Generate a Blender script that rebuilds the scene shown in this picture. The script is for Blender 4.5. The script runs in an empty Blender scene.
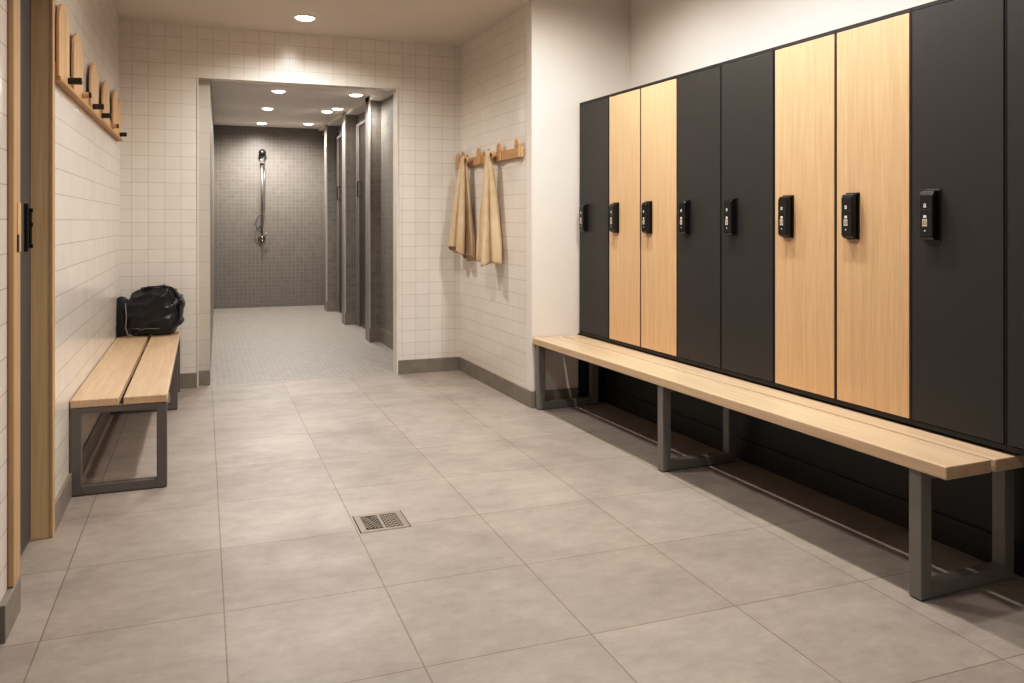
import bpy, bmesh, math, random
from mathutils import Vector, Matrix, noise
random.seed(4)
PI = math.pi
COL = bpy.context.scene.collection

# ------------------------------------------------------------------ materials
def lin(c):
    return tuple(((v/255)/12.92 if v/255 <= .04045 else ((v/255+.055)/1.055)**2.4) for v in c) + (1,)

class NT:
    def __init__(s, name):
        s.m = bpy.data.materials.new(name); s.m.use_nodes = True
        s.t = s.m.node_tree; s.t.nodes.clear()
        s.out = s.n('ShaderNodeOutputMaterial'); s.b = s.n('ShaderNodeBsdfPrincipled')
        s.l(s.b.outputs[0], s.out.inputs[0])
    def n(s, ty, **kw):
        nd = s.t.nodes.new(ty)
        for k, v in kw.items(): setattr(nd, k, v)
        return nd
    def l(s, a, b): s.t.links.new(a, b)
    def set(s, **kw):
        for k, v in kw.items(): s.b.inputs[k.replace('_', ' ')].default_value = v
    def coord(s, which, loc=(0,0,0), scale=(1,1,1)):
        tc = s.n('ShaderNodeTexCoord'); mp = s.n('ShaderNodeMapping')
        mp.inputs['Location'].default_value = loc; mp.inputs['Scale'].default_value = scale
        s.l(tc.outputs[which], mp.inputs[0]); return mp.outputs[0]
    def noise(s, vec, scale, detail=4, rough=.6, dist=0):
        nd = s.n('ShaderNodeTexNoise'); s.l(vec, nd.inputs['Vector'])
        nd.inputs['Scale'].default_value = scale; nd.inputs['Detail'].default_value = detail
        nd.inputs['Roughness'].default_value = rough; nd.inputs['Distortion'].default_value = dist
        return nd.outputs['Fac']
    def ramp(s, fac, stops):
        r = s.n('ShaderNodeValToRGB'); e = r.color_ramp.elements
        while len(e) < len(stops): e.new(.5)
        for i, (p, c) in enumerate(stops): e[i].position = p; e[i].color = c
        s.l(fac, r.inputs[0]); return r.outputs[0]
    def mul(s, a, b, f=1.0, mode='MULTIPLY'):
        x = s.n('ShaderNodeMix', data_type='RGBA', blend_type=mode)
        x.inputs[0].default_value = f; s.l(a, x.inputs[6]); s.l(b, x.inputs[7]); return x.outputs[2]
    def bump(s, h, strength, dist, prev=None):
        b = s.n('ShaderNodeBump'); b.inputs['Strength'].default_value = strength; b.inputs['Distance'].default_value = dist
        s.l(h, b.inputs['Height'])
        if prev: s.l(prev, b.inputs['Normal'])
        s.l(b.outputs[0], s.b.inputs['Normal']); return b.outputs[0]

def g(v): return (v, v, v, 1)

def mat_tiles(name, w, h, loc, c1, c2, grout, mortar, rough, bump=.4, noise_amt=.06, nscale=2.0, faint=0):
    t = NT(name); uv = t.coord('UV', loc)
    b = t.n('ShaderNodeTexBrick', offset=0.0, squash=1.0); t.l(uv, b.inputs['Vector'])
    b.inputs['Color1'].default_value = lin(c1); b.inputs['Color2'].default_value = lin(c2); b.inputs['Mortar'].default_value = lin(grout)
    b.inputs['Scale'].default_value = 1; b.inputs['Mortar Size'].default_value = mortar; b.inputs['Mortar Smooth'].default_value = .2
    b.inputs['Bias'].default_value = 0; b.inputs['Brick Width'].default_value = w; b.inputs['Row Height'].default_value = h
    if faint:
        # upright joints finer and paler than the courses
        b.inputs['Mortar Size'].default_value = mortar*.7
        b.inputs['Mortar'].default_value = tuple(x*faint+y*(1-faint) for x, y in zip(lin(c1), lin(grout)))
        b2 = t.n('ShaderNodeTexBrick', offset=0.0); t.l(uv, b2.inputs['Vector'])
        b2.inputs['Scale'].default_value = 1; b2.inputs['Mortar Size'].default_value = mortar; b2.inputs['Mortar Smooth'].default_value = .2
        b2.inputs['Brick Width'].default_value = 400; b2.inputs['Row Height'].default_value = h
        mx = t.n('ShaderNodeMix', data_type='RGBA'); t.l(b2.outputs['Fac'], mx.inputs[0]); t.l(b.outputs['Color'], mx.inputs[6]); mx.inputs[7].default_value = lin(grout)
    nz = t.noise(t.coord('UV'), nscale, 6, .68)
    r = t.ramp(nz, [(.25, g(1-noise_amt*2)), (.75, g(1+noise_amt*.0))])
    t.l(t.mul(mx.outputs[2] if faint else b.outputs['Color'], r), t.b.inputs['Base Color'])
    inv = t.n('ShaderNodeMath', operation='SUBTRACT'); inv.inputs[0].default_value = 1; t.l(b.outputs['Fac'], inv.inputs[1])
    t.bump(inv.outputs[0], bump, .003)
    t.set(Roughness=rough)
    return t.m

def mat_floor():
    t = NT('grey_stone_floor_tile'); uv = t.coord('UV', (-.071, -2.508, 0))
    b = t.n('ShaderNodeTexBrick', offset=0.0); t.l(uv, b.inputs['Vector'])
    b.inputs['Color1'].default_value = lin((162,152,144)); b.inputs['Color2'].default_value = lin((172,162,154)); b.inputs['Mortar'].default_value = lin((134,119,108))
    b.inputs['Scale'].default_value = 1; b.inputs['Mortar Size'].default_value = .0024; b.inputs['Mortar Smooth'].default_value = .1
    b.inputs['Brick Width'].default_value = .58; b.inputs['Row Height'].default_value = .606
    n1 = t.noise(t.coord('UV', (3,1,0), (1.0, 1.25, 1)), 2.1, 7, .68, .25)
    n2 = t.noise(t.coord('UV', (0,0,0), (1.1, 2.0, 1)), 9, 6, .72)
    n3 = t.noise(t.coord('UV'), 90, 3, .6)
    c = t.mul(b.outputs['Color'], t.ramp(n1, [(.3, g(.78)), (.7, g(1.08))]))
    c = t.mul(c, t.ramp(n2, [(.3, g(.87)), (.7, g(1.05))]))
    c = t.mul(c, t.ramp(n3, [(.3, g(.96)), (.7, g(1.02))]))
    t.l(c, t.b.inputs['Base Color'])
    inv = t.n('ShaderNodeMath', operation='SUBTRACT'); inv.inputs[0].default_value = 1; t.l(b.outputs['Fac'], inv.inputs[1])
    p = t.bump(inv.outputs[0], .35, .002)
    t.bump(n2, .06, .004, p)
    t.l(t.ramp(n1, [(.3, g(.52)), (.7, g(.40))]), t.b.inputs['Roughness'])
    return t.m

def mat_wood(name, axis, c_dark, c_light, rough=.42, fine=70, contrast=1.0, seam=0):
    # grain runs along the local axis (0,1,2)
    t = NT(name)
    sc = [1, 1, 1]; sc[axis] = .035
    oi = t.n('ShaderNodeObjectInfo')
    off = t.n('ShaderNodeVectorMath', operation='SCALE'); off.inputs[0].default_value = (3.1, 5.7, 7.3); t.l(oi.outputs['Random'], off.inputs['Scale'])
    tc = t.n('ShaderNodeTexCoord'); add = t.n('ShaderNodeVectorMath', operation='ADD'); t.l(tc.outputs['Object'], add.inputs[0]); t.l(off.outputs[0], add.inputs[1])
    mp = t.n('ShaderNodeMapping'); mp.inputs['Scale'].default_value = sc; t.l(add.outputs[0], mp.inputs[0])
    n1 = t.noise(mp.outputs[0], fine, 3, .6, .2)
    n2 = t.noise(mp.outputs[0], fine*.22, 4, .6, .6)
    c = t.ramp(n1, [(.3, lin(c_dark)), (.68, lin(c_light))])
    c = t.mul(c, t.ramp(n2, [(.3, g(1-.13*contrast)), (.7, g(1.03))]))
    t.l(c, t.b.inputs['Base Color']); t.set(Roughness=rough)
    t.bump(n1, .06, .001)
    return t.m

def mat_plain(name, c, rough=.5, metal=0.0, nscale=0, namt=.05, bump=0, coat=0, spec=.5):
    t = NT(name); t.set(Base_Color=lin(c), Roughness=rough, Metallic=metal)
    t.b.inputs['Specular IOR Level'].default_value = spec
    if coat: t.b.inputs['Coat Weight'].default_value = coat
    v = t.coord('Object')
    nz = t.noise(v, nscale or 6, 4)
    cc = t.ramp(nz, [(.3, tuple(x*(1-namt) for x in lin(c)[:3])+(1,)), (.7, tuple(min(1, x*(1+namt)) for x in lin(c)[:3])+(1,))])
    t.l(cc, t.b.inputs['Base Color'])
    if bump: t.bump(t.noise(v, (nscale or 6)*3, 3), bump, .004)
    return t.m

def mat_emit(name, c, s):
    t = NT(name); t.set(Base_Color=lin(c), Emission_Color=lin(c), Emission_Strength=s); return t.m

M = {}
M['floor'] = mat_floor()
M['white_tile'] = mat_tiles('white_wall_tile', .1255, .1105, (.046, .050, 0), (228,222,215), (232,226,220), (196,186,176), .0016, .22, .35, .03)
M['white_tile_side'] = mat_tiles('white_wall_tile_side', .1255, .1190, (.1, .022, 0), (222,216,209), (227,221,215), (188,177,167), .0022, .20, .4, .03, 2.0, .55)
M['nook_tile'] = mat_tiles('white_wall_tile_nook', .1255, .1105, (0, .050, 0), (228,220,211), (232,225,217), (196,185,174), .0020, .28, .5, .03, 2.0, .6)
M['grey_jamb'] = mat_tiles('pale_grey_jamb_tile', .13, .22, (.05, .05, 0), (198,190,182), (203,195,187), (172,163,154), .0016, .3, .3, .04)
M['mosaic'] = mat_tiles('grey_mosaic_wall', .063, .063, (.02, .0, 0), (124,117,110), (131,124,117), (146,139,131), .0026, .38, .3, .05, 6)
M['pier_mosaic'] = mat_tiles('grey_pier_mosaic', .063, .063, (.02, .0, 0), (128,122,115), (140,133,126), (148,142,135), .0025, .42, .3, .08, 12)
M['mosaic_floor'] = mat_tiles('grey_mosaic_floor', .05, .05, (0,0,0), (146,139,132), (158,151,144), (172,165,157), .0028, .45, .3, .10, 9)
M['paint'] = mat_plain('warm_white_paint', (226,219,212), .75, nscale=4, namt=.012, bump=.02)
M['ceiling'] = mat_plain('ceiling_paint', (214,206,196), .85, nscale=3, namt=.01)
M['shower_ceiling'] = mat_plain('shower_ceiling_paint', (238,232,226), .85, nscale=3, namt=.01)
M['base'] = mat_plain('grey_stone_baseboard', (136,128,118), .5, nscale=9, namt=.14, bump=.04)
M['dark_base'] = mat_plain('dark_plinth', (34,31,29), .5, nscale=6, namt=.12)
M['pier_lit_edge'] = mat_plain('grey_lit_edge', (186,180,173), .5)
M['white_trim'] = mat_plain('white_edge_trim', (226,219,209), .4)
M['oak_v'] = mat_wood('oak_laminate_vertical', 2, (201,165,127), (213,180,142), .45, 120, .6)
M['oak_bench'] = mat_wood('oak_bench_plank', 0, (200,173,144), (214,190,162), .38, 75, .9)
M['oak_bench_y'] = mat_wood('oak_bench_plank_long', 1, (198,169,138), (214,188,158), .38, 75, .9)
M['oak_frame'] = mat_wood('oak_door_casing', 2, (214,184,142), (228,200,158), .5, 80, .9)  # albedo raised in place of missing light on the jamb facing the camera
M['oak_pale'] = mat_wood('pale_oak_casing', 2, (184,152,116), (200,169,132), .5, 80, .7)
M['oak_rack'] = mat_wood('oak_rack_rail', 1, (186,146,100), (206,166,120), .5, 60, 1)
M['oak_rack_x'] = mat_wood('oak_rack_rail_long', 0, (180,142,98), (202,164,120), .5, 60, 1)
M['oak_board'] = mat_wood('oak_hook_board', 2, (202,164,122), (220,184,144), .5, 60, 1)
M['dark_lam'] = mat_plain('charcoal_laminate', (52,49,47), .5, nscale=14, namt=.04, spec=.45)
M['carcass'] = mat_plain('black_carcass', (30,28,27), .55)
M['black'] = mat_plain('black_plastic', (19,18,18), .32, namt=.03)
M['black_glossy'] = mat_plain('black_keypad', (23,22,22), .2, namt=.03)
M['steel'] = mat_plain('grey_painted_steel', (128,124,119), .4, metal=.12, nscale=20, namt=.03)
M['steel_dark'] = mat_plain('dark_grey_painted_steel', (112,107,103), .42, metal=.1, nscale=20, namt=.03)
M['chrome'] = mat_plain('chrome', (150,146,141), .30, metal=.85, namt=.02)
M['nickel'] = mat_plain('brushed_drain_steel', (150,140,129), .45, metal=.5, nscale=40, namt=.05)
M['hole'] = mat_plain('drain_shadow', (34,30,27), .8)
M['icon'] = mat_plain('lock_print', (225,220,212), .5, namt=.01)
M['icon_grey'] = mat_plain('lock_print_grey', (196,184,170), .5, namt=.01)
M['groove'] = mat_plain('lock_groove', (70,66,63), .4)
M['door_leaf'] = mat_plain('dark_grey_door', (82,80,78), .5, nscale=5, namt=.04)
M['knob_dark'] = mat_plain('dark_peg', (48,34,26), .45)
M['shower_door'] = mat_plain('smoked_door_panel', (58,54,51), .3, namt=.05)
M['shower_frame'] = mat_plain('satin_door_frame', (150,145,139), .4, metal=.4)

def mat_cloth(name, c1, c2, scale=260, bump=.3, rough=.95):
    t = NT(name); v = t.coord('Object')
    n1 = t.noise(v, 9, 5, .6); n2 = t.noise(v, scale, 2, .5)
    c = t.ramp(n1, [(.3, lin(c1)), (.7, lin(c2))])
    c = t.mul(c, t.ramp(n2, [(.3, g(.88)), (.7, g(1.05))]))
    t.l(c, t.b.inputs['Base Color']); t.set(Roughness=rough); t.b.inputs['Sheen Weight'].default_value = .15
    t.bump(n2, bump, .002); return t.m
M['towel'] = mat_cloth('beige_terry', (192,168,138), (208,186,156))
M['bag'] = mat_cloth('black_nylon', (13,15,22), (22,25,34), 400, .12, .33)
M['bag_strap'] = mat_cloth('black_webbing', (9,9,11), (15,15,18), 300, .3, .6)
M['piping'] = mat_plain('grey_piping', (120,118,116), .4)
M['lens'] = mat_emit('light_lens', (255,244,226), 9)
M['light_trim'] = mat_plain('white_light_trim', (235,230,222), .5)

# ------------------------------------------------------------------ mesh builder
class MB:
    def __init__(s): s.bm = bmesh.new()
    def box(s, x0, x1, y0, y1, z0, z1):
        v = [s.bm.verts.new((x, y, z)) for x in (x0, x1) for y in (y0, y1) for z in (z0, z1)]
        for f in ((0,1,3,2), (4,6,7,5), (0,4,5,1), (2,3,7,6), (0,2,6,4), (1,5,7,3)):
            s.bm.faces.new([v[i] for i in f])
        return s
    def quad(s, *p):
        s.bm.faces.new([s.bm.verts.new(q) for q in p]); return s
    def prism(s, pts, axis, a, b):
        # pts: 2-D outline in the other two axes (in x,y,z order)
        def P(q, w):
            l = list(q); l.insert(axis, w); return l
        A = [s.bm.verts.new(P(q, a)) for q in pts]; B = [s.bm.verts.new(P(q, b)) for q in pts]
        s.bm.faces.new(A); s.bm.faces.new(list(reversed(B)))
        n = len(pts)
        for i in range(n): s.bm.faces.new((A[i], B[i], B[(i+1) % n], A[(i+1) % n]))
        return s
    def tube(s, pts, r, seg=12, flat=None):
        pts = [Vector(p) for p in pts]; rings = []
        rr = r if isinstance(r, (list, tuple)) else [r]*len(pts)
        up = None
        for i, p in enumerate(pts):
            d = (pts[min(i+1, len(pts)-1)] - pts[max(i-1, 0)]).normalized()
            if up is None:
                up = Vector((0,0,1)) if abs(d.z) < .9 else Vector((1,0,0))
            sx = d.cross(up).normalized(); up = sx.cross(d).normalized()
            fx, fy = flat or (1, 1)
            rings.append([s.bm.verts.new(p + sx*math.cos(2*PI*k/seg)*rr[i]*fx + up*math.sin(2*PI*k/seg)*rr[i]*fy) for k in range(seg)])
        for a, b in zip(rings, rings[1:]):
            for k in range(seg): s.bm.faces.new((a[k], a[(k+1) % seg], b[(k+1) % seg], b[k]))
        s.bm.faces.new(list(reversed(rings[0]))); s.bm.faces.new(rings[-1]); return s
    def lathe(s, prof, c=(0,0,0), axis=2, seg=32):
        # profile (r, h) around an axis
        rings = []
        for r, h in prof:
            ring = []
            for k in range(seg):
                a = 2*PI*k/seg; p = [r*math.cos(a), r*math.sin(a)]; p.insert(axis, h)
                ring.append(s.bm.verts.new((p[0]+c[0], p[1]+c[1], p[2]+c[2])))
            rings.append(ring)
        for a, b in zip(rings, rings[1:]):
            for k in range(seg): s.bm.faces.new((a[k], a[(k+1) % seg], b[(k+1) % seg], b[k]))
        s.bm.faces.new(list(reversed(rings[0]))); s.bm.faces.new(rings[-1]); return s
    def build(s, name, mat, parent=None, bevel=0, smooth=False, loc=None, rotz=None, segs=2):
        bm = s.bm
        bmesh.ops.recalc_face_normals(bm, faces=bm.faces)
        uv = bm.loops.layers.uv.new('UVMap')
        for f in bm.faces:
            n = f.normal; ax = max(range(3), key=lambda i: abs(n[i]))
            for lp in f.loops:
                c = lp.vert.co
                lp[uv].uv = (c.y, c.z) if ax == 0 else (c.x, c.z) if ax == 1 else (c.x, c.y)
            f.smooth = smooth
        me = bpy.data.meshes.new(name); bm.to_mesh(me); bm.free()
        o = bpy.data.objects.new(name, me); COL.objects.link(o)
        me.materials.append(M[mat] if isinstance(mat, str) else mat)
        if parent: o.parent = parent
        if loc: o.location = loc
        if rotz is not None: o.rotation_euler = (0, 0, rotz)
        if bevel:
            b = o.modifiers.new('bevel', 'BEVEL'); b.width = bevel; b.segments = segs; b.limit_method = 'ANGLE'; b.angle_limit = math.radians(40)
        return o

def thing(name, label, cat, loc=(0,0,0), rotz=0, group=None):
    o = bpy.data.objects.new(name, None); COL.objects.link(o)
    o.empty_display_size = .1; o.location = loc; o.rotation_euler = (0, 0, rotz)
    o['label'] = label; o['category'] = cat
    if group: o['group'] = group
    return o
def struct(o):
    o['kind'] = 'structure'; return o

# ------------------------------------------------------------------ frames
H_MAIN, H_ZONE = 3.04, 3.30
YB = 7.40                 # back wall
XL = -.635                # wall with the hook boards
K = .034; NRM = math.hypot(1, K)
ANG = math.atan2(-1, K)   # locker side: local x runs along the lockers, local y goes into them
OX, OY = 2.305, 5.70
def W(a, b, z=0): return (OX + (a*K + b)/NRM, OY + (-a + b*K)/NRM, z)
KN = .0250; NRN = math.hypot(1, KN); ANGN = math.atan2(-1, KN)   # the nook wall
def WN(a, b, z=0): return (OX + (a*KN + b)/NRN, OY + (-a + b*KN)/NRN, z)
RN = dict(loc=(OX, OY, 0), rotz=ANGN)
RS = dict(loc=(OX, OY, 0), rotz=ANG)

# ------------------------------------------------------------------ the room
struct(MB().box(-3.0, 4.2, -2.6, YB+.02, -.08, 0).build('floor', 'floor'))
struct(MB().box(-.2, 3.6, YB+.02, 14.2, -.08, 0).build('floor_shower', 'mosaic_floor'))

# back wall with the shower opening
OXL, OXR, OZ = -.037, 1.662, 2.612
b = MB()
b.box(-.95, OXL, YB, YB+.14, 0, H_MAIN); b.box(OXR, 2.9, YB, YB+.14, 0, H_MAIN); b.box(OXL, OXR, YB, YB+.14, OZ, H_MAIN)
struct(b.build('wall_back', 'white_tile'))
b = MB(); b.box(OXL-.009, OXL+.002, YB-.006, YB+.02, 0, OZ+.006); b.box(OXR-.004, OXR+.009, YB-.006, YB+.15, 0, OZ+.006); b.box(OXL, OXR, YB-.006, YB+.02, OZ-.004, OZ+.006)
struct(b.build('trim_1', 'white_trim'))
# inner jamb beside the shower
struct(MB().box(-.20, .058, YB+.08, YB+.20, 0, 2.84).build('wall_shower_jamb', 'grey_jamb'))
struct(MB().box(OXL+.003, .0585, YB+.068, YB+.0795, 0, .125).build('baseboard_jamb', 'base', bevel=.003))
struct(MB().box(XL+.013, OXL-.01, YB-.012, YB-.0005, 0, .125).build('baseboard_back', 'base', bevel=.003))
struct(MB().box(OXR+.01, 2.247, YB-.012, YB-.0005, 0, .125).build('baseboard_back_corner', 'base', bevel=.003))

# hook-board wall, its end by the doorway
Y0, YD0, YD1 = 3.15, 3.387, 4.13
b = MB()
b.box(XL-.30, XL, YD1, YB, 0, H_ZONE); b.box(XL-.30, XL, Y0, YD0, 0, H_ZONE); b.box(XL-.30, XL, YD0, YD1, 2.50, H_ZONE)
b.box(-3.0, XL-.30, Y0, Y0+.3, 0, H_ZONE)
struct(b.build('wall_left', 'white_tile_side'))
struct(MB().box(XL+.0005, XL+.013, YD1+.04, YB-.013, 0, .125).build('baseboard_left', 'base', bevel=.003))
b = MB(); b.box(XL+.0005, XL+.022, Y0-.012, YD0, 0, .125); b.box(-3.0, XL+.0005, Y0-.012, Y0-.0005, 0, .125)
struct(b.build('baseboard_doorway', 'base', bevel=.003))
# the door
d = struct(MB().box(XL-.125, XL-.072, YD0+.002, YD1-.002, .008, 2.44).build('door_1', 'door_leaf', bevel=.003))
b = MB(); b.box(XL-.125, XL-.001, YD1-.018, YD1+.004, 0, 2.499); b.build('door_jamb', 'oak_frame', d, bevel=.002)
b = MB(); b.box(XL-.002, XL+.014, YD1-.020, YD1+.038, 0, 2.52); b.build('door_casing', 'oak_pale', d, bevel=.003)
b = MB(); b.box(XL+.0006, XL+.020, Y0+.130, YD0+.004, .127, 2.52); b.build('door_casing', 'oak_pale', d, bevel=.004)
b = MB(); b.box(XL-.125, XL+.013, YD0+.004, YD1-.02, 2.45, 2.52); b.build('door_head', 'oak_frame', d, bevel=.002)
b = MB(); b.box(XL-.0725, XL-.058, 3.972, 3.990, 1.27, 1.475); b.build('handle_plate', 'black', d, bevel=.003)
b = MB(); b.tube([(XL-.060, 4.035, 1.285), (XL-.060, 4.035, 1.455)], .0065)
for z in (1.292, 1.385, 1.446): b.tube([(XL-.0725, 4.035, z), (XL-.050, 4.035, z)], .0085)
b.build('door_handle', 'black', d)
b = MB(); b.box(XL+.0195, XL+.0225, 3.335, 3.389, 1.29, 1.465); sp = b.build('strike_plate', 'oak_board', d, bevel=.001)
MB().box(XL+.0215, XL+.0235, 3.33, 3.352, 1.292, 1.352).build('latch_hole', 'knob_dark', sp)
b = MB(); b.box(XL-.072, XL-.03, 3.80, 4.10, 2.385, 2.44); b.build('door_closer', 'black', d, bevel=.006)

# nook wall, end wall, wall above the lockers (all a touch off square to the back wall)
struct(MB().box(-1.72, -.0035, 0, .14, 0, H_ZONE).build('wall_nook', 'nook_tile', **RN))
struct(MB().box(-.10, .0015, -.003, -.0004, .126, H_ZONE).build('trim_2', 'paint', **RN))
struct(MB().box(-.003, 0, -.0004, .145, 0, H_ZONE+.1).box(-.14, 0, .145, .99, 0, H_ZONE+.1).build('wall_end', 'paint', **RS))
struct(MB().box(0, 8.4, .85, .99, 0, H_ZONE+.1).build('wall_right', 'paint', **RS))
struct(MB().box(-1.69, .012, -.013, -.0035, 0, .125).build('baseboard_nook', 'base', bevel=.003, **RN))
struct(MB().box(.0008, .012, -.003, .384, 0, .125).build('baseboard_end', 'base', bevel=.003, **RS))
# plinth under the lockers
struct(MB().box(.016, 3.92, .605, .848, 0, .54).build('trim_3', 'dark_base', **RS))
struct(MB().box(.016, 3.92, .592, .6045, 0, .125).build('baseboard_lockers', 'dark_base', bevel=.003, **RS))
struct(MB().box(.0008, .0115, .386, .848, 0, .54).build('trim_4', 'carcass', **RS))

# ceiling: lower over the back, higher over the lockers
b = MB(); b.box(-1.0, 2.38, 5.71, YB+.14, H_MAIN, H_MAIN+.12); b.box(-3.1, 4.2, -2.6, 5.80, H_ZONE, H_ZONE+.12); b.box(-1.0, 2.32, 5.71, 5.82, H_MAIN+.12, H_ZONE+.12)
struct(b.build('ceiling', 'ceiling'))
# room behind the viewpoint
struct(MB().box(-3.1, 4.2, -2.75, -2.6, 0, H_ZONE).build('wall_rear', 'paint'))
struct(MB().box(-3.15, -3.0, -2.6, Y0+.3, 0, H_ZONE).build('wall_far_left', 'paint'))

# ------------------------------------------------------------------ shower room
YS = 13.92
def zc(y): return 2.80 + (y-7.4)*.0200
struct(MB().box(-.1, 3.6, YS, YS+.12, 0, 3.0).build('wall_shower_back', 'mosaic'))
b = MB(); b.prism([(.056, YB+.20), (.163, YS), (-.10, YS), (-.10, YB+.20)], 2, 0, 3.0)
struct(b.build('wall_shower_left', 'pier_mosaic'))
b = MB(); b.prism([(YB+.14, zc(YB+.14)), (YS+.1, zc(YS+.1)), (YS+.1, 3.1), (YB+.14, 3.1)], 0, -.2, 3.6)
struct(b.build('ceiling_shower', 'shower_ceiling'))
b = MB(); b.box(1.935, 2.1, YB+.14, 9.45, 0, 2.9); b.box(1.965, 2.1, 9.45, YS, 0, 3.0)
struct(b.build('wall_shower_right', 'pier_mosaic'))
b = MB(); b.prism([(YB+.14, 2.745), (YS, 2.90), (YS, 3.05), (YB+.14, 3.05)], 0, 1.80, 2.05)
struct(b.build('trim_5', 'shower_ceiling'))
for i, (yf, x0) in enumerate(((9.45, 1.800), (11.15, 1.792), (12.90, 1.790))):
    struct(MB().box(x0, 1.966, yf, yf+.26, 0, 2.90).build('wall_shower_pier', 'pier_mosaic'))
    struct(MB().box(x0-.006, x0+.012, yf-.006, yf+.012, .0, 2.86).build('lit_edge_strip', 'pier_lit_edge'))  # pale strip painted for the downlight caught on the pier's side face
    struct(MB().box(x0-.004, 1.966, yf-.012, yf-.0065, 0, .16).build('baseboard_pier', 'base'))
struct(MB().box(1.925, 1.9345, YB+.15, 9.437, 0, .16).build('baseboard_shower', 'base'))
struct(MB().box(.17, 1.96, YS-.012, YS-.0005, 0, .10).build('baseboard_shower_back', 'mosaic'))
# stall doors in the recesses between the piers
for i, (y0, y1, where) in enumerate(((9.72, 11.13, 'between the first and second tiled piers'), (11.42, 12.88, 'between the second and third tiled piers'))):
    t = thing('stall_door', 'dark narrow shower stall door with a pale frame, recessed '+where, 'door', (1.955, y0, 0), 0, 'shower stall doors')
    L = y1-y0
    p1, p2 = L*.42, L*.86
    b = MB()
    for y in (0, p1-.05, p2, L-.05): b.box(-.02, .008, y, y+.05, .01, 2.66)
    b.box(-.02, .008, 0, L, 2.66, 2.70)
    b.build('door_frame', 'shower_frame', t, bevel=.002)
    MB().box(-.006, .006, p1, p2, .06, 2.659).build('door_panel', 'shower_door', t)
    MB().box(-.006, .006, .05, p1-.05, .06, 2.659).build('side_panel', 'pier_mosaic', t)
    MB().box(-.006, .006, p2+.05, L-.05, .06, 2.659).build('side_panel', 'pier_mosaic', t)
    b = MB(); b.tube([(-.006, p2-.10, 1.72), (-.05, p2-.10, 1.72), (-.05, p2-.10, 1.92), (-.006, p2-.10, 1.92)], .009)
    b.build('door_handle', 'black', t)

# hand shower on the far wall
t = thing('hand_shower', 'chrome hand shower on a tall riser rail with looped hose on the far tiled wall', 'shower', (.895, YS, 0))
b = MB(); b.tube([(0, -.05, 1.16), (0, -.05, 2.50)], .017); b.build('riser_rail', 'chrome', t, smooth=True)
for z in (2.46, 1.22):
    b = MB(); b.tube([(0, -.001, z), (0, -.05, z)], .014); b.build('rail_bracket', 'chrome', t, smooth=True)
b = MB(); b.lathe([(.018, -.02), (.05, -.01), (.058, .005), (.05, .018), (.02, .02)], (.0, -.13, 2.50), axis=1, seg=24); b.build('spray_head', 'black', t, smooth=True)
b = MB(); b.tube([(.0, -.10, 2.50), (.02, -.09, 2.40), (.035, -.075, 2.25)], [.02, .016, .012]); b.box(-.03, .03, -.10, -.03, 2.33, 2.40); b.build('spray_handle', 'chrome', t, smooth=False, bevel=.003)
hose = [(.035, -.075, 2.25)]
for i in range(25):
    u = i/24; hose.append((-.03-.055*math.sin(PI*u)*(.5+u*.9), -.075-.02*math.sin(PI*u), 2.2 - .97*u if u < .8 else 1.424-.8*(u-.8)))
hose = [(.035, -.075, 2.25), (.034, -.076, 2.0), (.032, -.078, 1.7), (.02, -.085, 1.56), (-.02, -.09, 1.50), (-.075, -.09, 1.46), (-.10, -.09, 1.37), (-.085, -.09, 1.28), (-.045, -.085, 1.235), (0, -.06, 1.225)]
b = MB(); b.tube(hose, .009, 8); b.build('hose', 'chrome', t, smooth=True)
b = MB(); b.lathe([(.055, 0), (.06, -.02), (.05, -.035), (.02, -.045)], (.0, -.001, 1.13), axis=1, seg=24); b.tube([(.0, -.03, 1.13), (.0, -.09, 1.13)], .026); b.build('mixer_valve', 'chrome', t, smooth=True)
b = MB(); b.tube([(0, -.085, 1.13), (.03, -.10, 1.17), (.07, -.105, 1.22)], .010); b.tube([(0, -.08, 1.10), (0, -.11, 1.06)], .014); b.build('mixer_lever', 'chrome', t, smooth=True)

# ------------------------------------------------------------------ ceiling lights
def downlight(x, y, z, label, group, power, r=.062, size=1.0, spot=164, color=(1, .965, .915)):
    t = thing('ceiling_light', label, 'light', (x, y, z), 0, group)
    b = MB(); b.lathe([(r*1.22, .0), (r*1.22, -.006), (r*1.02, -.010), (r*1.0, -.002), (r*1.0, 0)], (0,0,0), 2, 32); b.build('trim_ring', 'light_trim', t, smooth=False)
    b = MB(); b.lathe([(r*.98, -.004), (r*.93, -.014), (r*.75, -.021), (r*.4, -.025), (.001, -.026)], (0,0,0), 2, 32); b.build('light_lens', 'lens', t, smooth=True)
    la = bpy.data.lights.new('downlight_lamp', 'SPOT'); la.energy = power; la.color = color; la.spot_size = math.radians(spot); la.spot_blend = .95; la.shadow_soft_size = .06
    lo = bpy.data.objects.new('downlight_lamp', la); COL.objects.link(lo); lo.location = (x, y, z-.08)
    return t

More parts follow.
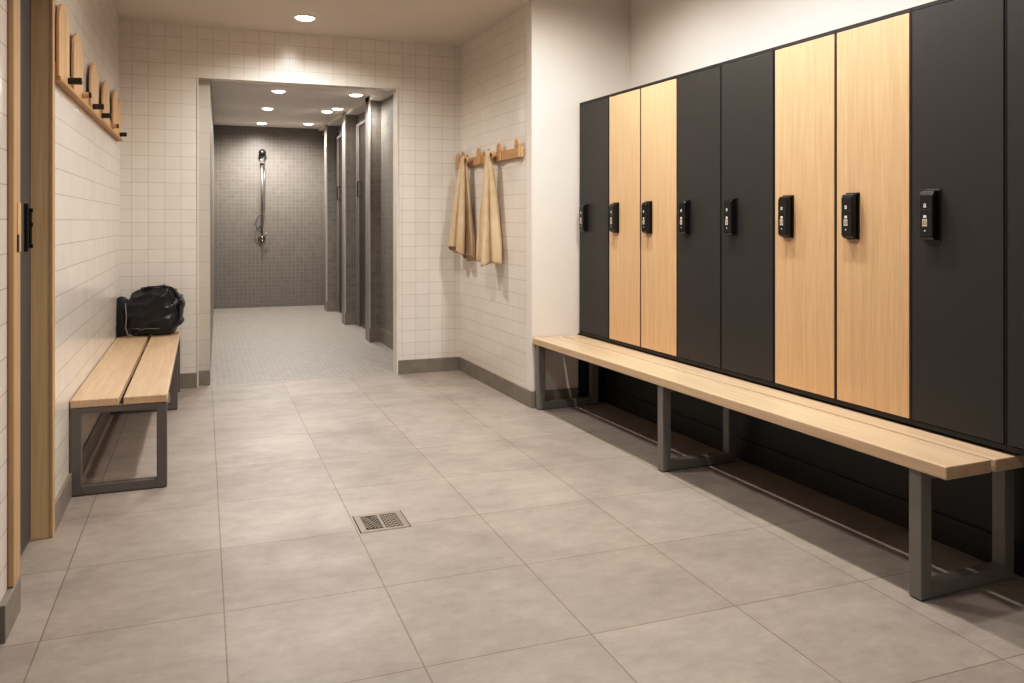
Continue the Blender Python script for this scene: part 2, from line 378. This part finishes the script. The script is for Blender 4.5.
PWR = 112
downlight(.767, 6.763, H_MAIN, 'round recessed ceiling light glowing above the shower opening wall', None, PWR*.95, r=.075)
for y, k in ((4.5, 1.15), (2.4, .70), (-1.3, .75)):
    downlight(.85, y, H_ZONE, 'round recessed ceiling light over the middle of the floor', 'ceiling lights over the floor', PWR*k)
for a, k in ((.95, 1.05), (2.05, 1.12), (3.15, .95)):
    x, y, _ = W(a, -.20); downlight(x, y, H_ZONE, 'round recessed ceiling light over the front of the long bench', 'ceiling lights over the locker bench', PWR*k)
SH = [(.78, 9.38, 'single light near the shower opening, in line with the hand shower'), (1.625, 9.35, 'light just ahead of the first tiled pier'),
      (.79, 11.16, 'middle light of the row running to the hand shower'), (1.555, 11.18, 'light beside the second tiled pier, larger glow of a close pair'),
      (1.64, 10.80, 'light beside the second tiled pier, fainter one of a close pair'), (.85, 13.22, 'light washing the tiles above the hand shower'),
      (1.53, 13.02, 'light in the far corner by the last tiled pier')]
for i, (x, y, lb) in enumerate(SH):
    downlight(x, y, zc(y), 'small round shower ceiling '+lb, 'shower ceiling lights', (80, 48, 85, 70, 8, 165, 75)[i], r=.07, spot=177, color=(1, .965, .92))

# ------------------------------------------------------------------ lockers
EDGE = [.028, .487, .913, 1.339, 1.778, 2.220, 2.645, 3.070, 3.496, 3.92]
OAK = [0, 1, 1, 0, 0, 1, 1, 0, 0]
BF, ZL0, ZL1 = .385, .542, 2.300
NUM = ['first', 'second', 'third', 'fourth', 'fifth', 'sixth', 'seventh', 'eighth', 'ninth']
def locker(i):
    a0, a1 = EDGE[i], EDGE[i+1]; w = a1-a0
    kind = 'pale oak door' if OAK[i] else 'charcoal black door'
    t = thing('locker', 'tall locker, %s, black keypad lock, %s from the white end wall' % (kind, NUM[i]), 'locker', W(a0, BF, 0), ANG, 'tall lockers above the long bench')
    if i == 8: t['label'] = 'tall locker, plain charcoal black door, ninth and last from the white end wall'
    s = .0035
    b = MB(); b.box(s*.2, w-s*.2, .018, .462, ZL0, ZL1); b.build('carcass', 'carcass', t)
    b = MB()
    b.box(s*.2, .007, 0, .018, ZL0, ZL1); b.box(w-.007, w-s*.2, 0, .018, ZL0, ZL1); b.box(.007, w-.007, 0, .018, ZL1-.018, ZL1); b.box(.007, w-.007, 0, .018, ZL0, ZL0+.020)
    b.build('face_frame', 'carcass', t, bevel=.001)
    b = MB(); b.box(.009, w-.009, -.004, .017, ZL0+.023, ZL1-.021)
    dr = b.build('locker_door', 'oak_v' if OAK[i] else 'dark_lam', t, bevel=.0015)
    if i == 8: return
    # keypad lock
    x0, x1 = .074, .139
    b = MB(); b.box(x0-.006, x1+.010, -.010, -.0035, 1.316, 1.530); bp = b.build('lock_plate', 'black', dr, bevel=.004)
    b = MB(); b.prism([(-.009, 1.321), (-.030, 1.321), (-.042, 1.334), (-.042, 1.505), (-.034, 1.522), (-.009, 1.524)], 0, x0, x1); lk = b.build('lock_body', 'black_glossy', dr, bevel=.004)
    xm = (x0+x1)/2 - .004
    y = -.0424
    def pr(b, xa, xb, za, zb): b.box(xa, xb, y-.0006, y+.0004, za-.013, zb-.013)
    b = MB(); pr(b, x0+.003, x1-.003, 1.4585, 1.4605); b.build('lock_seam', 'groove', dr)
    b = MB(); pr(b, xm-.006, xm+.006, 1.468, 1.472); pr(b, xm-.006, xm-.002, 1.472, 1.484); pr(b, xm+.002, xm+.006, 1.472, 1.484); pr(b, xm-.006, xm+.006, 1.480, 1.484); b.build('lock_symbol', 'icon', dr)
    b = MB(); pr(b, xm-.007, xm-.001, 1.425, 1.437); pr(b, xm-.001, xm+.001, 1.430, 1.437); pr(b, xm+.001, xm+.008, 1.425, 1.437); b.build('lock_symbol', 'icon', dr)
    b = MB(); pr(b, xm-.004, xm+.004, 1.371, 1.374); pr(b, xm-.002, xm+.002, 1.374, 1.377); b.build('lock_symbol', 'icon', dr)
    b = MB(); pr(b, xm-.012, xm+.011, 1.391, 1.421); b.build('lock_badge', 'icon_grey', dr)
    b = MB()
    for k in range(20):
        p, q = 2*PI*k/20, 2*PI*(k+1)/20; yy = y-.0010
        b.quad((xm+.006*math.cos(p), yy, 1.393+.006*math.sin(p)), (xm+.006*math.cos(q), yy, 1.393+.006*math.sin(q)), (xm+.0085*math.cos(q), yy, 1.393+.0085*math.sin(q)), (xm+.0085*math.cos(p), yy, 1.393+.0085*math.sin(p)))
    b.build('badge_ring', 'groove', dr)
for i in range(9): locker(i)

# ------------------------------------------------------------------ benches
t = thing('bench', 'long oak-plank bench on grey steel loop legs in front of the lockers', 'bench', W(0, 0, 0), ANG+.0100)
ZB, TH = .529, .048
b = MB(); b.box(.012, 3.527, .001, .232, ZB-TH, ZB); b.build('plank', 'oak_bench', t, bevel=.004)
b = MB(); b.box(.014, 3.530, .249, .515, ZB-TH, ZB-.0005); b.build('plank', 'oak_bench', t, bevel=.004)
zt = ZB-TH-.0008
for a0 in (.034, 1.668, 3.356):
    a1 = a0+.055
    MB().box(a0, a1, .014, .068, .004, zt).build('leg', 'steel', t, bevel=.003)
    MB().box(a0, a1, .464, .518, .004, zt).build('leg', 'steel', t, bevel=.003)
    MB().box(a0+.0005, a1-.0005, .068, .464, .004, .056).build('floor_bar', 'steel', t, bevel=.003)
    MB().box(a0+.0005, a1-.0005, .068, .464, zt-.035, zt).build('top_bar', 'steel', t, bevel=.003)
    for y in (.019, .469): MB().box(a0+.005, a1-.005, y, y+.044, 0, .004).build('foot_pad', 'black', t)

t = thing('bench', 'short oak-plank bench on dark grey steel loop legs below the hook boards', 'bench', (0, 4.675, 0))
ZB2, TH2 = .490, .040
XA, XB = -.630, -.177
b = MB(); b.box(XA, -.407, 0, 2.69, ZB2-TH2, ZB2); b.build('plank', 'oak_bench_y', t, bevel=.004)
b = MB(); b.box(-.385, XB, 0, 2.69, ZB2-TH2, ZB2); b.build('plank', 'oak_bench_y', t, bevel=.004)
zt = ZB2-TH2-.0008
for y0 in (.004, 1.90, 2.58):
    MB().box(XA, XA+.05, y0, y0+.05, .004, zt).build('leg', 'steel_dark', t, bevel=.003)
    MB().box(XB-.05, XB, y0, y0+.05, .004, zt).build('leg', 'steel_dark', t, bevel=.003)
    MB().box(XA+.05, XB-.05, y0+.0005, y0+.0495, .004, .05).build('floor_bar', 'steel_dark', t, bevel=.003)
    MB().box(XA+.05, XB-.05, y0+.0005, y0+.0495, zt-.032, zt).build('top_bar', 'steel_dark', t, bevel=.003)
    for x in (XA+.005, XB-.045): MB().box(x, x+.04, y0+.005, y0+.045, 0, .004).build('foot_pad', 'black', t)

# ------------------------------------------------------------------ hook boards on the wall above the short bench
t = thing('coat_rack', 'oak rail with six tall round-topped hook boards above the short bench', 'coat rack', (XL, 4.172, 2.034))
b = MB(); b.box(.0006, .036, .0, 3.05, 0, .019); b.build('rail', 'oak_rack', t, bevel=.003)
b = MB(); b.box(.0006, .016, .0, 3.05, .0192, .085); b.build('back_rail', 'oak_rack', t, bevel=.003)
def tomb(w, h0, h1, n=14):
    pts = [(-w/2, h0)]
    r = w/2; hs = h1 - r*.85
    for k in range(n+1):
        a = PI - PI*k/n; pts.append((r*math.cos(a), hs + r*.85*math.sin(a)))
    pts.append((w/2, h0)); return pts
for yc, w, h in ((.155, .31, .378), (.62, .32, .340), (1.32, .36, .312), (1.95, .38, .306), (2.60, .40, .345), (2.92, .22, .325)):
    b = MB(); b.prism([(yc+p, z) for p, z in tomb(w, .0195, h)], 0, .0165, .030); b.build('hook_board', 'oak_board', t, bevel=.003)
for y, mt, ln in ((.26, 'knob_dark', .060), (.74, 'oak_board', .034), (1.20, 'knob_dark', .060), (1.64, 'knob_dark', .058), (2.26, 'oak_board', .034), (2.86, 'knob_dark', .05)):
    b = MB(); b.tube([(.030, y, .037), (.030+ln, y, .039)], .0165, 14)
    p = b.build('peg', mt, t, bevel=.003)
    if mt == 'oak_board':
        p['label'] = 'bare wooden peg'
        b = MB(); b.tube([(.030+ln, y, .039), (.030+ln+.012, y, .0395)], .0160, 14); b.build('peg_tip', 'knob_dark', p, bevel=.003)

# ------------------------------------------------------------------ peg rail in the nook with two towels
t = thing('peg_rail', 'small oak peg rail on the white tiled nook wall carrying two towels', 'coat rack', WN(-1.655, 0, 1.888), ANGN)
b = MB(); b.box(0, 1.515, -.036, -.0045, 0, .078); b.build('rail', 'oak_rack_x', t, bevel=.004)
for x in (.04, .17, .60, 1.085, 1.472):
    hw = .042
    pts = [(x-hw, .0)]
    for k in range(11):
        a = PI - PI*k/10; pts.append((x+hw*math.cos(a), .106+hw*.9*math.sin(a)))
    pts.append((x+hw, .0))
    b = MB(); b.prism([(p, z) for p, z in pts], 1, -.052, -.0365)
    b.build('upright', 'oak_rack_x', t, bevel=.004)
for x in (.40, 1.035):
    b = MB(); b.lathe([(.016, .0), (.016, -.03), (.030, -.034), (.032, -.05), (.022, -.058)], (x, -.0365, .05), 1, 20)
    kb = b.build('knob', 'oak_rack_x', t, smooth=False, bevel=.002)
    b = MB(); b.lathe([(.018, 0), (.018, -.003)], (x, -.0940, .05), 1, 20); b.build('knob_cap', 'knob_dark', kb)
for x in (.32, .965):
    b = MB(); b.tube([(x, -.0365, .03), (x, -.075, .02), (x, -.095, .05), (x, -.092, .105)], .006, 10); b.build('hook', 'chrome', t, smooth=True)

def towel(a, label, length, lean, seed, hw, hb, hem):
    # a towel hung from one hook: gathered at the top, pleats opening downwards
    b = MB(); nt, nf = 44, 96
    loc = WN(a, -.088, 0); zt_ = 1.962
    rows = []
    for i in range(nt+1):
        u = i/nt
        spread = .11 + .89*min(1, u/.88)**.80
        row = []
        for j in range(nf+1):
            v = j/nf; ph = (-165 + 330*v)*PI/180 - PI/2
            fold = 1 + (.44*math.sin(v*2*PI*4.5+seed) + .18*math.sin(v*2*PI*9+seed*2.3+u*1.5))*(.45+.55*u)
            fold *= 1 + .10*noise.noise((v*4, u*3, seed))
            rx, ry = hw*spread*fold + .012, hb*spread*fold + .012
            x = rx*math.cos(ph) + lean*u**1.3
            y = ry*math.sin(ph)
            y = min(y, .030 + .048*max(0, min(1, (u-.13)/.15)))
            z = zt_ - u*(length + hem*math.sin(v*2*PI*1.0+seed) + .014*math.sin(v*2*PI*3+seed)) 
            z += .018*math.cos(ph*2)*(1-u)
            row.append(b.bm.verts.new((x, y, z)))
        rows.append(row)
    top = b.bm.verts.new((0, -.004, zt_+.022))
    for p, q in zip(rows, rows[1:]):
        for j in range(nf): b.bm.faces.new((p[j], p[j+1], q[j+1], q[j]))
    for j in range(nf): b.bm.faces.new((top, rows[0][j+1], rows[0][j]))
    o = b.build('towel', 'towel', None, smooth=True, loc=loc, rotz=ANGN)
    s = o.modifiers.new('thick', 'SOLIDIFY'); s.thickness = .006; s.offset = 0
    o['label'] = label; o['category'] = 'towel'; o['group'] = 'towels on the peg rail'
    return o
towel(-1.335, 'beige towel hanging closer to the back corner, its hem slanting up on one side', .86, -.05, 1.7, .130, .078, .05)
towel(-.69, 'beige towel hanging from the middle hook, farther from the corner', .90, .05, 4.1, .098, .072, .02)

# ------------------------------------------------------------------ gym bag on the short bench
t = thing('gym_bag', 'black slouchy gym bag lying at the far end of the short bench', 'bag', (-.362, 7.185, ZB2))
bx, by, bz = .212, .175, .196
def bagpt(th, ph, grow=0):
    # superellipsoid, slumped, with nylon folds
    def se(c, e): return math.copysign(abs(c)**e, c)
    ct, st, cp, sp_ = math.cos(th), math.sin(th), math.cos(ph), math.sin(ph)
    x = se(ct, .62)*se(cp, .72); y = se(ct, .62)*se(sp_, .72); z = se(st, .74)
    p = Vector((x*bx, y*by, z*bz + bz))
    p.x *= 1.0 - (.12 if x > 0 else .22)*max(0, z)**1.5
    p.x += .012*z; 
    n = Vector((x/bx, y/by, z/bz)).normalized()
    q = Vector((x, y, z))
    f = .020*noise.noise(q*1.3+Vector((3, 1, 2))) + .009*noise.noise(Vector((q.x*1.5+q.z*2, q.y*1.5, q.z*3.2-q.x*1.6))) 
    rid = 1-abs(noise.noise(Vector((q.x*.9+q.z*.8+7, q.y*.9, q.z*2.2-q.x*1.2))))*2
    f += .020*max(0, rid)**3 - .006
    p += n*(f+grow)
    if p.z < .004: p.z = .004
    return p
b = MB(); NU, NV = 60, 120
vs = [[b.bm.verts.new(bagpt(-PI/2+PI*i/NU, 2*PI*j/NV)) for j in range(NV)] for i in range(1, NU)]
lo = b.bm.verts.new((0, 0, .004)); hi = b.bm.verts.new(bagpt(PI/2, 0))
for r0, r1 in zip(vs, vs[1:]):
    for j in range(NV): b.bm.faces.new((r0[j], r0[(j+1) % NV], r1[(j+1) % NV], r1[j]))
for j in range(NV):
    b.bm.faces.new((lo, vs[0][(j+1) % NV], vs[0][j])); b.bm.faces.new((hi, vs[-1][j], vs[-1][(j+1) % NV]))
b.build('bag_body', 'bag', t, smooth=True)
def surf(th, ph, gr=.006): return bagpt(math.radians(th), math.radians(ph), gr)
# zip line over the top, piping along the base, front seam
b = MB(); b.tube([surf(62, -170+k*8, .003) for k in range(21)], .006, 8); b.build('zip', 'bag_strap', t, smooth=True)
b = MB(); b.tube([surf(-38, -172+k*7, .001) for k in range(14)], .0045, 8); b.build('piping', 'piping', t, smooth=True)
b = MB(); b.tube([surf(-48+k*6.5, -52+9*math.sin(k*.35), .001) for k in range(18)], .005, 8); b.build('seam', 'bag_strap', t, smooth=True)
# carry handle and strap
b = MB(); b.tube([surf(55, -130, .004), surf(64, -115, .010), surf(70, -90, .013), surf(64, -65, .010), surf(55, -45, .004)], .013, 10, flat=(1, .45)); b.build('carry_handle', 'bag_strap', t, smooth=True)
b = MB(); b.tube([surf(58, -40, .004), surf(42, -34, .010), surf(25, -32, .012), surf(8, -32, .010), surf(-8, -33, .008), surf(-22, -36, .003)], .013, 10, flat=(1, .4)); st = b.build('shoulder_strap', 'bag_strap', t, smooth=True)
p = surf(12, -32, .016); MB().box(p.x-.016, p.x+.016, p.y-.008, p.y+.008, p.z-.020, p.z+.016).build('buckle', 'black', st, bevel=.004)
p = surf(26, -32, .018); MB().box(p.x-.004, p.x+.004, p.y-.006, p.y+.006, p.z-.016, p.z+.018).build('buckle_edge', 'piping', st, bevel=.002)
# padded end pocket standing against the wall
b = MB(); n = 16; rings = []
b.tube([(-.240, -.05, .006), (-.243, -.05, .03), (-.246, -.05, .12), (-.243, -.045, .20), (-.238, -.04, .265), (-.231, -.04, .298), (-.228, -.04, .312)], [.026, .032, .034, .035, .034, .026, .010], 20, flat=(.95, 1.5))
b.build('end_pocket', 'bag_strap', t, smooth=True)
b = MB(); b.tube([(-.205, -.13, .27), (-.195, -.165, .16), (-.200, -.175, .08), (-.185, -.18, .03), (-.14, -.195, .012)], .005, 8); b.build('cord', 'piping', t, smooth=True)

# ------------------------------------------------------------------ floor drain
t = thing('floor_drain', 'square ornate metal floor drain set in the grey floor tiles', 'drain', (.777, 3.793, 0))
s, hh = .112, .0025
MB().box(-s+.01, s-.01, -s+.01, s-.01, .0003, .0008).build('drain_well', 'hole', t)
b = MB()
for q in ((-s, -s+.028, -s, s), (s-.028, s, -s, s), (-s+.028, s-.028, -s, -s+.026), (-s+.028, s-.028, s-.026, s)): b.box(*q, .0004, hh)
b.box(-.007, .007, -s+.026, s-.026, .0004, hh)
b.build('drain_frame', 'nickel', t, bevel=.001)
b = MB()
b.box(-s-.004, -s+.002, -s, s, .0004, .0012); b.box(s-.002, s+.004, -s, s, .0004, .0012)
b.build('drain_joint', 'hole', t)
b = MB(); e = s-.027
for k in range(-9, 10):      # slanting bars on one half
    x0, y0 = -e, -e + .02*k
    for seg in range(6):
        xa = -e + (e-.007)*seg/6; xb = -e + (e-.007)*(seg+1)/6
        ya = y0 + .8*(xa+e) + .006*math.sin(seg*2.2+k); yb = y0 + .8*(xb+e) + .006*math.sin((seg+1)*2.2+k)
        if -e < min(ya, yb) and max(ya, yb)+.007 < e: b.quad((xa, ya, hh-.0006), (xb, yb, hh-.0006), (xb, yb+.0075, hh-.0006), (xa, ya+.0075, hh-.0006))
for cx in (.022, .046, .070):   # little rings on the other half
    for cy in (-.068, -.041, -.014, .014, .041, .068):
        for k in range(12):
            p, q = 2*PI*k/12, 2*PI*(k+1)/12
            r0, r1 = .006, .0125
            b.quad((cx+r0*math.cos(p), cy+r0*math.sin(p), hh-.0006), (cx+r0*math.cos(q), cy+r0*math.sin(q), hh-.0006), (cx+r1*math.cos(q), cy+r1*math.sin(q), hh-.0006), (cx+r1*math.cos(p), cy+r1*math.sin(p), hh-.0006))
b.build('drain_grate', 'nickel', t)

# ------------------------------------------------------------------ light fill of the surroundings, camera
w = bpy.data.worlds.new('World'); bpy.context.scene.world = w; w.use_nodes = True
w.node_tree.nodes['Background'].inputs[0].default_value = (1, .88, .75, 1); w.node_tree.nodes['Background'].inputs[1].default_value = .05

F = 821.0
cam = bpy.data.cameras.new('camera'); co = bpy.data.objects.new('camera', cam); COL.objects.link(co)
co.location = (0, 0, 1.40); co.rotation_euler = (PI/2, 0, -math.atan(309/821))
cam.sensor_width = 36; cam.lens = F/1024*36; cam.shift_y = -(341.5-221)/1024; cam.clip_start = .02
sc = bpy.context.scene; sc.camera = co
sc.view_settings.view_transform = 'Standard'; sc.view_settings.look = 'None'; sc.view_settings.exposure = 0; sc.view_settings.gamma = 1
vs_ = sc.view_settings; vs_.use_curve_mapping = True
cv = vs_.curve_mapping.curves[3]
cv.points.new(.10, .075); cv.points.new(.45, .46); cv.points.new(.80, .85); vs_.curve_mapping.update()
sc.cycles.use_denoising = True; sc.cycles.max_bounces = 10; sc.cycles.diffuse_bounces = 6; sc.cycles.sample_clamp_indirect = 6
